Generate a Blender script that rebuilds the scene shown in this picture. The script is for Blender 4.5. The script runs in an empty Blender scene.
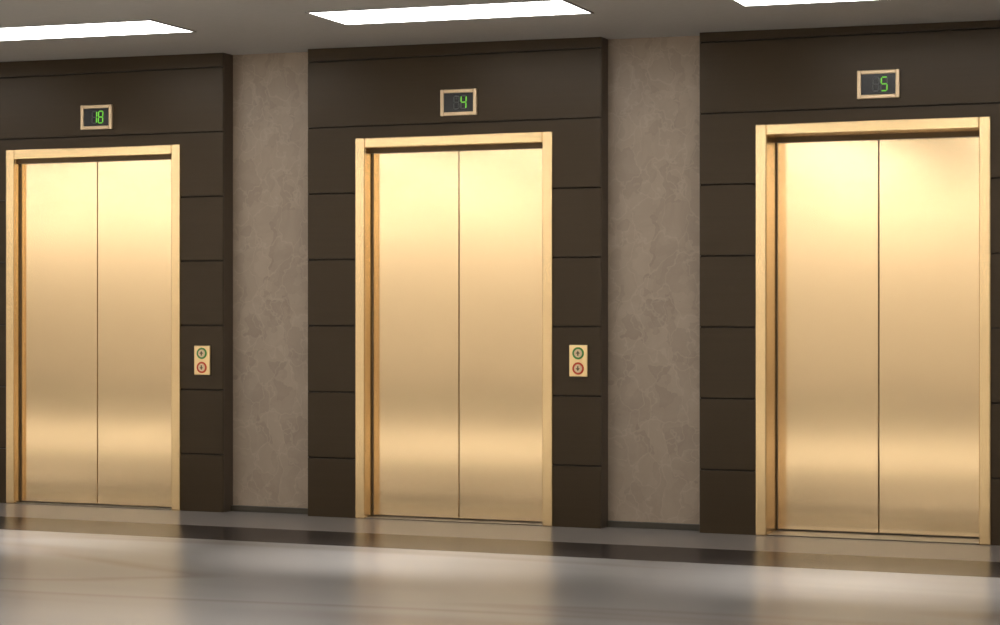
import bpy, math
from mathutils import Vector
S = bpy.context.scene
S.view_settings.view_transform = 'Standard'
S.view_settings.look = 'None'

# ------------------------------------------------------------------ materials
def lin(c):
    return tuple(((v/255)/12.92 if v/255 <= .04045 else ((v/255+.055)/1.055)**2.4) for v in c)+(1,)
def new_mat(name):
    m = bpy.data.materials.new(name); m.use_nodes = True
    nt = m.node_tree; b = nt.nodes['Principled BSDF']
    return m, nt, b
def N(nt, t, **kw):
    n = nt.nodes.new(t)
    for k, v in kw.items():
        if hasattr(n, k) and not k[0].isupper(): setattr(n, k, v)
        else: n.inputs[k.replace('_', ' ')].default_value = v
    return n
def coords(nt, scale=(1,1,1), kind='Object'):
    tc = nt.nodes.new('ShaderNodeTexCoord'); mp = nt.nodes.new('ShaderNodeMapping')
    nt.links.new(tc.outputs[kind], mp.inputs['Vector']); mp.inputs['Scale'].default_value = scale
    return mp.outputs['Vector']
def ramp(nt, fac, stops):
    r = nt.nodes.new('ShaderNodeValToRGB'); nt.links.new(fac, r.inputs['Fac'])
    e = r.color_ramp.elements
    e[0].position, e[0].color = stops[0]
    e[1].position, e[1].color = stops[-1]
    for p, c in stops[1:-1]:
        x = e.new(p); x.color = c
    return r.outputs['Color']
def bump(nt, b, h, strength, dist=.002):
    bp = nt.nodes.new('ShaderNodeBump'); bp.inputs['Strength'].default_value = strength
    bp.inputs['Distance'].default_value = dist
    nt.links.new(h, bp.inputs['Height']); nt.links.new(bp.outputs['Normal'], b.inputs['Normal'])

def gold(name, col, rough, metal, brushed=(400, 400, 3)):
    m, nt, b = new_mat(name)
    v = coords(nt, brushed)
    n = N(nt, 'ShaderNodeTexNoise', Scale=1.0, Detail=2.0); nt.links.new(v, n.inputs['Vector'])
    c1 = tuple(x*.98 for x in col[:3])+(1,); c2 = tuple(min(1, x*1.02) for x in col[:3])+(1,)
    nt.links.new(ramp(nt, n.outputs['Fac'], [(.3, c1), (.7, c2)]), b.inputs['Base Color'])
    b.inputs['Metallic'].default_value = metal
    b.inputs['Roughness'].default_value = rough
    return m
M_door = gold('brushed_gold_door', (.95, .705, .40, 1), .14, .9)
M_door.node_tree.nodes['Principled BSDF'].inputs['Coat Weight'].default_value = .6
M_door.node_tree.nodes['Principled BSDF'].inputs['Coat Roughness'].default_value = .14
M_frame = gold('satin_gold_frame', (.87, .63, .33, 1), .23, .9)
M_plate = gold('pale_gold_plate', (.70, .53, .33, 1), .4, .5)
M_call = gold('call_plate_gold', (.90, .67, .34, 1), .3, .8)

def plain(name, col, rough=.5, metal=0, emit=None, es=0):
    m, nt, b = new_mat(name)
    v = coords(nt, (30, 30, 30)); n = N(nt, 'ShaderNodeTexNoise', Scale=1.0, Detail=3.0)
    nt.links.new(v, n.inputs['Vector'])
    nt.links.new(ramp(nt, n.outputs['Fac'], [(.3, tuple(x*.95 for x in col[:3])+(1,)), (.7, col)]), b.inputs['Base Color'])
    b.inputs['Roughness'].default_value = rough; b.inputs['Metallic'].default_value = metal
    if emit:
        b.inputs['Emission Color'].default_value = emit; b.inputs['Emission Strength'].default_value = es
    return m
M_black = plain('black_glass', (.008, .008, .007, 1), .25)
M_screw = plain('dark_bronze', (.10, .065, .03, 1), .4, .6)
M_sill = plain('sill_metal', lin((100, 92, 82)), .4, .2)
M_seg_on = plain('led_green_lit', (.1, .35, .05, 1), .5, 0, (.2, .75, .04, 1), .52)
M_seg_off = plain('led_segment_unlit', (.06, .063, .06, 1), .4)
M_green = plain('green_ring', lin((70, 120, 50)), .35, 0, (.1, .5, .08, 1), .08)
M_red = plain('red_ring', lin((185, 60, 20)), .35, 0, (.7, .1, .01, 1), .1)
M_arrow = plain('arrow_ink', lin((95, 80, 50)), .5)
M_lamp = plain('light_diffuser', (.9, .9, .9, 1), .5, 0, (1, .985, .965, 1), 8.0)
M_trim = plain('light_trim', lin((150, 147, 142)), .5)
M_ceil = plain('ceiling_paint', lin((174, 171, 167)), .75)
M_opp = plain('pale_plaster', lin((222, 214, 204)), .8)
M_side = plain('side_wall_plaster', lin((190, 180, 168)), .8)
M_skirt = plain('dark_plinth', lin((52, 45, 32)), .4)
M_liner = plain('shaded_bronze_reveal', lin((80, 68, 54)), .45, .1)  # liner colour darkened for the shade at the niche edges
M_groove = plain('panel_joint', lin((36, 28, 18)), .8)

def wallmat():
    m, nt, b = new_mat('dark_wood_wall_panel')
    v = coords(nt, (1.2, 1.2, 60)); n = N(nt, 'ShaderNodeTexNoise', Scale=1.0, Detail=5.0)
    nt.links.new(v, n.inputs['Vector'])
    nt.links.new(ramp(nt, n.outputs['Fac'], [(.25, lin((50, 39, 24))), (.75, lin((54, 42, 27)))]), b.inputs['Base Color'])
    b.inputs['Roughness'].default_value = .34
    b.inputs['Specular IOR Level'].default_value = .28
    b.inputs['Specular Tint'].default_value = (1, .9, .78, 1)
    return m
M_wall = wallmat()

def plastermat():
    m, nt, b = new_mat('venetian_plaster_marble')
    v = coords(nt, (1, 1, 1))
    n0 = N(nt, 'ShaderNodeTexNoise', Scale=6.0, Detail=3.0); nt.links.new(v, n0.inputs['Vector'])
    mx = N(nt, 'ShaderNodeMixRGB', blend_type='LINEAR_LIGHT'); mx.inputs['Fac'].default_value = .13
    nt.links.new(v, mx.inputs['Color1']); nt.links.new(n0.outputs['Color'], mx.inputs['Color2'])
    mp = nt.nodes.new('ShaderNodeMapping'); mp.inputs['Rotation'].default_value = (0, .6, 0); mp.inputs['Scale'].default_value = (1, 1, .6)
    nt.links.new(mx.outputs['Color'], mp.inputs['Vector'])
    vo = N(nt, 'ShaderNodeTexVoronoi', Scale=13.0); vo.feature = 'F1'
    nt.links.new(mp.outputs['Vector'], vo.inputs['Vector'])
    bw = nt.nodes.new('ShaderNodeRGBToBW'); nt.links.new(vo.outputs['Color'], bw.inputs['Color'])
    a = ramp(nt, bw.outputs['Val'], [(.15, lin((132, 116, 99))), (.85, lin((154, 137, 118)))])
    n2 = N(nt, 'ShaderNodeTexNoise', Scale=3.5, Detail=9.0, Roughness=.65, Distortion=1.2); nt.links.new(v, n2.inputs['Vector'])
    bb = ramp(nt, n2.outputs['Fac'], [(.3, lin((131, 114, 97))), (.5, lin((143, 126, 108))), (.72, lin((157, 140, 122)))])
    mm = N(nt, 'ShaderNodeMixRGB'); mm.inputs['Fac'].default_value = .45
    nt.links.new(a, mm.inputs['Color1']); nt.links.new(bb, mm.inputs['Color2'])
    ve = N(nt, 'ShaderNodeTexVoronoi', Scale=8.0); ve.feature = 'DISTANCE_TO_EDGE'
    nt.links.new(mp.outputs['Vector'], ve.inputs['Vector'])
    vr = ramp(nt, ve.outputs['Distance'], [(0, (.36, .36, .36, 1)), (.035, (0, 0, 0, 1))])
    m3 = N(nt, 'ShaderNodeMixRGB'); nt.links.new(vr, m3.inputs['Fac'])
    nt.links.new(mm.outputs['Color'], m3.inputs['Color1']); m3.inputs['Color2'].default_value = lin((170, 153, 134))
    nt.links.new(m3.outputs['Color'], b.inputs['Base Color'])
    b.inputs['Roughness'].default_value = .45
    bump(nt, b, bw.outputs['Val'], .3, .004)
    return m
M_plaster = plastermat()

def floormat():
    m, nt, b = new_mat('polished_marble_floor')
    v = coords(nt, (.3, .9, 1))
    n = N(nt, 'ShaderNodeTexNoise', Scale=1.0, Detail=3.0, Roughness=.45, Distortion=.8); nt.links.new(v, n.inputs['Vector'])
    field = ramp(nt, n.outputs['Fac'], [(.3, lin((112, 108, 104))), (.7, lin((124, 120, 116)))])
    v2 = coords(nt, (.12, .7, 1)); n2 = N(nt, 'ShaderNodeTexNoise', Scale=1.4, Detail=2.0, Distortion=.5); nt.links.new(v2, n2.inputs['Vector'])
    vein = ramp(nt, n2.outputs['Fac'], [(.46, (0, 0, 0, 1)), (.5, (.4, .4, .4, 1)), (.54, (0, 0, 0, 1))])
    mv = N(nt, 'ShaderNodeMixRGB'); nt.links.new(vein, mv.inputs['Fac']); nt.links.new(field, mv.inputs['Color1'])
    mv.inputs['Color2'].default_value = lin((94, 82, 73))
    tc = nt.nodes.new('ShaderNodeTexCoord'); sp = nt.nodes.new('ShaderNodeSeparateXYZ')
    nt.links.new(tc.outputs['Object'], sp.inputs[0])
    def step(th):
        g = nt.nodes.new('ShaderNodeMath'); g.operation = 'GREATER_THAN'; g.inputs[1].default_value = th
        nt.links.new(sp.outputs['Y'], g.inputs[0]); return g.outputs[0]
    prev = lin((56, 50, 46))  # unseen rear floor made dark for the dip in the door reflections
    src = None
    layers = [(-7.4, lin((222, 216, 206))), (-4.25, None), (-1.29, lin((50, 45, 42))), (-.70, lin((114, 108, 103)))]  # first layer: unseen pale zone added so the doors reflect a bright low band
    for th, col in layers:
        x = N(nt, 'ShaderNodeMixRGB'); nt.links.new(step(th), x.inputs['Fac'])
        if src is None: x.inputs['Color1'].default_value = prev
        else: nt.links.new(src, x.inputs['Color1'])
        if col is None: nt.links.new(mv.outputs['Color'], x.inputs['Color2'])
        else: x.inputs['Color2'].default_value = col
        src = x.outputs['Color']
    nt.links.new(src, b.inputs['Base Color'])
    b.inputs['Roughness'].default_value = .25
    b.inputs['IOR'].default_value = 1.09
    return m
M_floor = floormat()

# ------------------------------------------------------------------ mesh tools
def boxes_mesh(name, boxes, mats, loc=(0, 0, 0), parent=None, bevel=0, seg=2):
    vs, fs, mi = [], [], []
    for bx in boxes:
        x0, x1, y0, y1, z0, z1 = bx[:6]; k = bx[6] if len(bx) > 6 else 0
        n = len(vs)
        vs += [(x0, y0, z0), (x1, y0, z0), (x1, y1, z0), (x0, y1, z0), (x0, y0, z1), (x1, y0, z1), (x1, y1, z1), (x0, y1, z1)]
        fs += [tuple(n+i for i in f) for f in ((0, 3, 2, 1), (4, 5, 6, 7), (0, 1, 5, 4), (1, 2, 6, 5), (2, 3, 7, 6), (3, 0, 4, 7))]
        mi += [k]*6
    return mesh_obj(name, vs, fs, mats, mi, loc, parent, bevel, seg)
def mesh_obj(name, vs, fs, mats, mi=None, loc=(0, 0, 0), parent=None, bevel=0, seg=2):
    me = bpy.data.meshes.new(name); me.from_pydata(vs, [], fs)
    for m in (mats if isinstance(mats, list) else [mats]): me.materials.append(m)
    if mi:
        for p, k in zip(me.polygons, mi): p.material_index = k
    me.update()
    o = bpy.data.objects.new(name, me); S.collection.objects.link(o); o.location = loc
    if parent: o.parent = parent
    if bevel:
        b = o.modifiers.new('bevel', 'BEVEL'); b.width = bevel; b.segments = seg; b.limit_method = 'ANGLE'
    return o
def empty(name, loc):
    o = bpy.data.objects.new(name, None); o.empty_display_size = .2; S.collection.objects.link(o); o.location = loc; return o
def disc(name, r, y0, y1, loc, mat, parent, n=40):
    vs = [(r*math.cos(2*math.pi*i/n), y, r*math.sin(2*math.pi*i/n)) for y in (y0, y1) for i in range(n)]
    fs = [tuple(range(n)), tuple(reversed(range(n, 2*n)))] + [(i+n, (i+1) % n+n, (i+1) % n, i) for i in range(n)]
    return mesh_obj(name, vs, fs, mat, None, loc, parent, .0015)
def ring(name, R, r, loc, mat, parent, n=40, k=10):
    vs, fs = [], []
    for i in range(n):
        a = 2*math.pi*i/n
        for j in range(k):
            t = 2*math.pi*j/k
            vs.append(((R+r*math.cos(t))*math.cos(a), r*math.sin(t), (R+r*math.cos(t))*math.sin(a)))
            fs.append((i*k+j, i*k+(j+1) % k, ((i+1) % n)*k+(j+1) % k, ((i+1) % n)*k+j))
    o = mesh_obj(name, vs, fs, mat, None, loc, parent)
    for p in o.data.polygons: p.use_smooth = True
    return o

# ------------------------------------------------------------------ room shell
XL, XR, YB = -17.6, 3.0, -12.2
def ceil_z(x): return 2.814 - .0099*(max(x, -9)+1.347)
doors = [(-7.670, -6.372, .06), (-5.157, -3.890, .10), (-2.683, -1.394, .235)]
niches = [(-8.57, -7.98), (-6.071, -5.481), (-3.596, -3.006), (-1.11, -.52)]
FT = 2.30
grooves = [.36+.402*k for k in range(7)]
zs = [0]+grooves+[2.95]
G = .005
bx = []
openings = sorted([(a, b, 'n') for a, b in niches]+[(a, b, 'd') for a, b, _ in doors])
segs = []; x = XL
for a, b, k in openings:
    segs.append((x, a)); x = b
segs.append((x, XR))
for (a, b) in segs:
    bx.append((a, b, .014, .45, 0, 2.95, 1))
    for z0, z1 in zip(zs[:-1], zs[1:]):
        bx.append((a, b, 0, .016, z0+(G if z0 else 0), z1-G))
for a, b, _ in doors:
    bx.append((a, b, .014, .45, FT-.03, 2.95, 1))
    for z0, z1 in zip([FT-.03]+grooves[5:], grooves[5:]+[2.95]):
        if z1 > z0: bx.append((a, b, 0, .016, z0+G, z1-G))
for a, b in niches:
    bx.append((a, b, .18, .45, 0, 2.95))
bx.append((XL, XR, .45, .5, 0, 2.95))
boxes_mesh('wall_back', bx, [M_wall, M_groove])

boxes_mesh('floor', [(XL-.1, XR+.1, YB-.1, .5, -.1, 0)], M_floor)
boxes_mesh('wall_front', [(XL, XR, YB-.1, YB, 0, 2.95)], M_opp)
boxes_mesh('wall_left', [(XL-.1, XL, YB, .5, 0, 2.95)], M_side)
boxes_mesh('wall_right', [(XR, XR+.1, YB, .5, 0, 2.95)], M_side)
boxes_mesh('baseboard_front', [(XL, XR, YB, YB+.02, 0, .15)], M_skirt, bevel=.003)
cv = []
for dz in (0, .1):
    for X in (XL, -9, XR):
        for Y in (YB, .5): cv.append((X, Y, ceil_z(X)+dz))
mesh_obj('ceiling', cv, [(0, 1, 3, 2), (2, 3, 5, 4), (6, 8, 9, 7), (8, 10, 11, 9), (0, 2, 8, 6), (2, 4, 10, 8), (1, 7, 9, 3), (3, 9, 11, 5), (0, 6, 7, 1), (4, 5, 11, 10)], M_ceil)

for a, b in niches:
    c = (a+b)/2; w = (b-a)/2
    e = empty('marble_wall_panel', (c, .12, 0))
    boxes_mesh('plaster_slab', [(-w, w, 0, .05, .035, 2.92)], M_plaster, parent=e)
    boxes_mesh('reveal_trim', [(-w, -w+.004, -.112, 0, 0, 2.92), (w-.004, w, -.112, 0, 0, 2.92)], M_liner, parent=e)
    boxes_mesh('plinth', [(-w+.004, w-.004, -.03, .05, 0, .035)], M_skirt, parent=e, bevel=.003)

# ------------------------------------------------------------------ elevators
for a, b, d in doors:
    c = (a+b)/2; w = (b-a)/2; cw = .062
    e = empty('elevator', (c, 0, 0))
    iw = w-cw; it = FT-cw
    boxes_mesh('door_casing', [
        (-w, -iw, -.014, .008, 0, FT), (iw, w, -.014, .008, 0, FT), (-iw, iw, -.014, .008, it, FT)],
        M_frame, parent=e, bevel=.007, seg=3)
    boxes_mesh('door_jamb', [
        (-w+.01, -iw, .008, d+.06, 0, FT-.01), (iw, w-.01, .008, d+.06, 0, FT-.01), (-iw, iw, .008, d+.06, it, FT-.01)],
        M_frame, parent=e, bevel=.002)
    boxes_mesh('header_shade_strip', [(-iw, iw, max(d-.03, .01), d+.05, it-.026, it)], M_screw, parent=e)  # dark strip standing in for the shadow under the door head
    boxes_mesh('jamb_gasket', [(-iw, -iw+.007, d-.012, d+.0, .012, it-.026), (iw-.007, iw, d-.012, d, .012, it-.026)], M_screw, parent=e)
    boxes_mesh('threshold', [(-iw, iw, .0, d+.05, 0, .006)], M_sill, parent=e, bevel=.002)
    boxes_mesh('door_leaf_left', [(-iw, -.0025, d, d+.035, .012, it-.012)], M_door, parent=e, bevel=.003)
    boxes_mesh('door_leaf_right', [(.0025, iw, d, d+.035, .012, it-.012)], M_door, parent=e, bevel=.003)
    boxes_mesh('shaft_backing', [(-iw, iw, d+.05, d+.06, 0, it)], M_black, parent=e)

# ------------------------------------------------------------------ indicators
SEGS = {'8': 'abcdefg', '1': 'bc', '4': 'bcfg', '5': 'acdfg'}
def segpoly(s, W, H, t):
    g = .0015; hw = W/2; hh = H/2
    def h(z): return [(-hw+g, z), (-hw+t/2+g, z+t/2), (hw-t/2-g, z+t/2), (hw-g, z), (hw-t/2-g, z-t/2), (-hw+t/2+g, z-t/2)]
    def v(x, z0, z1): return [(x, z0+g), (x+t/2, z0+t/2+g), (x+t/2, z1-t/2-g), (x, z1-g), (x-t/2, z1-t/2-g), (x-t/2, z0+t/2+g)]
    return {'a': h(hh), 'g': h(0), 'd': h(-hh), 'b': v(hw, 0, hh), 'c': v(hw, -hh, 0), 'f': v(-hw, 0, hh), 'e': v(-hw, -hh, 0)}[s]
def indicator(x, z, left, right):
    e = empty('elevator_floor_indicator', (x, 0, z))
    W, H, f = .116, .078, .022
    boxes_mesh('bezel', [(-W, -W+f, -.022, 0, -H, H), (W-f, W, -.022, 0, -H, H), (-W+f, W-f, -.022, 0, H-f, H), (-W+f, W-f, -.022, 0, -H, -H+f)], M_plate, parent=e, bevel=.004)
    boxes_mesh('screen', [(-W+f, W-f, -.014, 0, -H+f, H-f)], M_black, parent=e)
    for dx, ch in ((-.014, left), (.032, right)):
        for s in 'abcdefg':
            on = ch is not None and s in SEGS[ch]
            p = segpoly(s, .032, .074, .0075)
            p = [(px+dx+.04*pz, pz) for px, pz in p]
            n = len(p)
            vs = [(px, -.0165, pz) for px, pz in p]+[(px, -.014, pz) for px, pz in p]
            fs = [tuple(range(n)), tuple(reversed(range(n, 2*n)))]+[(i, i+n, (i+1) % n+n, (i+1) % n) for i in range(n)]
            mesh_obj('led_segment', vs, fs, M_seg_on if on else M_seg_off, parent=e)
indicator(-6.980, 2.490, '1', '8')
indicator(-4.478, 2.490, None, '4')
indicator(-1.995, 2.496, None, '5')

# ------------------------------------------------------------------ call panels
def call_panel(x, z):
    e = empty('elevator_call_panel', (x, -.001, z))
    boxes_mesh('face_plate', [(-.056, .056, -.014, 0, -.092, .092)], M_call, parent=e, bevel=.004)
    for dz, m, up in ((.044, M_green, 1), (-.044, M_red, -1)):
        ring('button_ring', .030, .0055, (0, -.016, dz), m, e)
        disc('button', .024, -.020, -.012, (0, 0, dz), M_plate, e)
        vs0 = [(-.012, -.002*up), (.012, -.002*up), (0, .015*up)]
        st = [(-.004, -.014*up), (.004, -.014*up), (.004, -.002*up), (-.004, -.002*up)]
        vs, fs = [], []
        for poly in (vs0, st):
            n0 = len(vs); n = len(poly)
            vs += [(a, -.022, b) for a, b in poly]+[(a, -.0195, b) for a, b in poly]
            fs += [tuple(range(n0, n0+n)), tuple(reversed(range(n0+n, n0+2*n)))]+[(n0+i, n0+i+n, n0+(i+1) % n+n, n0+(i+1) % n) for i in range(n)]
        mesh_obj('arrow', vs, fs, M_arrow, None, (0, 0, dz), e)
call_panel(-6.212, .945); call_panel(-3.729, .966); call_panel(-1.25, .966)

# ------------------------------------------------------------------ ceiling lights
def light_panel(x0, x1, y0, y1):
    c = (x0+x1)/2; w = (x1-x0)/2; yc = (y0+y1)/2; h = (y1-y0)/2; t = .012
    e = empty('ceiling_light_panel', (c, yc, ceil_z(c)))
    if c > -9: e.rotation_euler = (0, math.atan(.0099), 0)
    boxes_mesh('trim_frame', [(-w-t, -w, -h-t, h+t, -.006, 0), (w, w+t, -h-t, h+t, -.006, 0), (-w, w, -h-t, -h, -.006, 0), (-w, w, h, h+t, -.006, 0)], M_trim, parent=e)
    boxes_mesh('diffuser', [(-w, w, -h, h, -.004, 0)], M_lamp, parent=e)
XS = [(-16.6, -15.2), (-14.24, -12.84), (-11.87, -10.47), (-9.5, -8.1), (-7.14, -5.74), (-4.77, -3.34), (-2.51, -1.11), (-.15, 1.25)]
for x0, x1 in XS:
    for y0 in (-1.40, -4.2, -7.0, -8.4, -9.8, -11.0):  # closely spaced rear rows include unseen extras added to brighten the door tops
        light_panel(x0, x1, y0, y0+.47)
def spot(x, y, e, size, tilt):
    l = bpy.data.lights.new('added_spot', 'SPOT'); l.energy = e; l.color = (1, .985, .965)
    l.spot_size = math.radians(size); l.spot_blend = 1; l.shadow_soft_size = .06
    o = bpy.data.objects.new('added_spot', l); S.collection.objects.link(o)
    o.location = (x, y, 2.72); o.rotation_euler = (math.radians(tilt), 0, 0)
for x0, x1 in XS[2:]:
    for f in (.2, .5, .8): spot(x0+(x1-x0)*f, -1.55, 250, 36, -3)  # spots added under the front panels to form the floor pools
for x0, x1 in XS[1:-1]:
    for y in (-4.7, -5.6, -6.5): spot((x0+x1)/2, y, 215, 84, 0)  # unseen spots added to brighten the floor mirrored low in the doors
# unseen fill lamps added at the opposite wall to brighten the door reflections
for x0, x1 in XS:
    c = (x0+x1)/2
    e = empty('added_fill_light', (c, YB+.45, ceil_z(c)-.02))
    boxes_mesh('fill_housing', [(-1.1, 1.1, -.07, .07, -.04, 0.01)], M_trim, parent=e, bevel=.004)
    l = bpy.data.lights.new('added_fill_lamp', 'AREA'); l.shape = 'RECTANGLE'; l.size = 2.1; l.size_y = .1
    l.energy = 31; l.color = (1, .985, .955)
    o = bpy.data.objects.new('added_fill_lamp', l); S.collection.objects.link(o); o.parent = e
    o.location = (0, -.02, -.06); o.rotation_euler = (math.radians(-60), 0, 0)

# ------------------------------------------------------------------ world + camera
w = bpy.data.worlds.new('world'); S.world = w; w.use_nodes = True
w.node_tree.nodes['Background'].inputs[0].default_value = (.02, .018, .016, 1)

phi = math.atan(.3899)
cam = bpy.data.cameras.new('camera'); co = bpy.data.objects.new('camera', cam); S.collection.objects.link(co)
co.location = (0, -10.824, 1.272)
co.rotation_euler = (math.pi/2, 0, phi)
cam.sensor_width = 36; cam.lens = 1975*36/1000
cam.shift_y = -.0045
S.camera = co
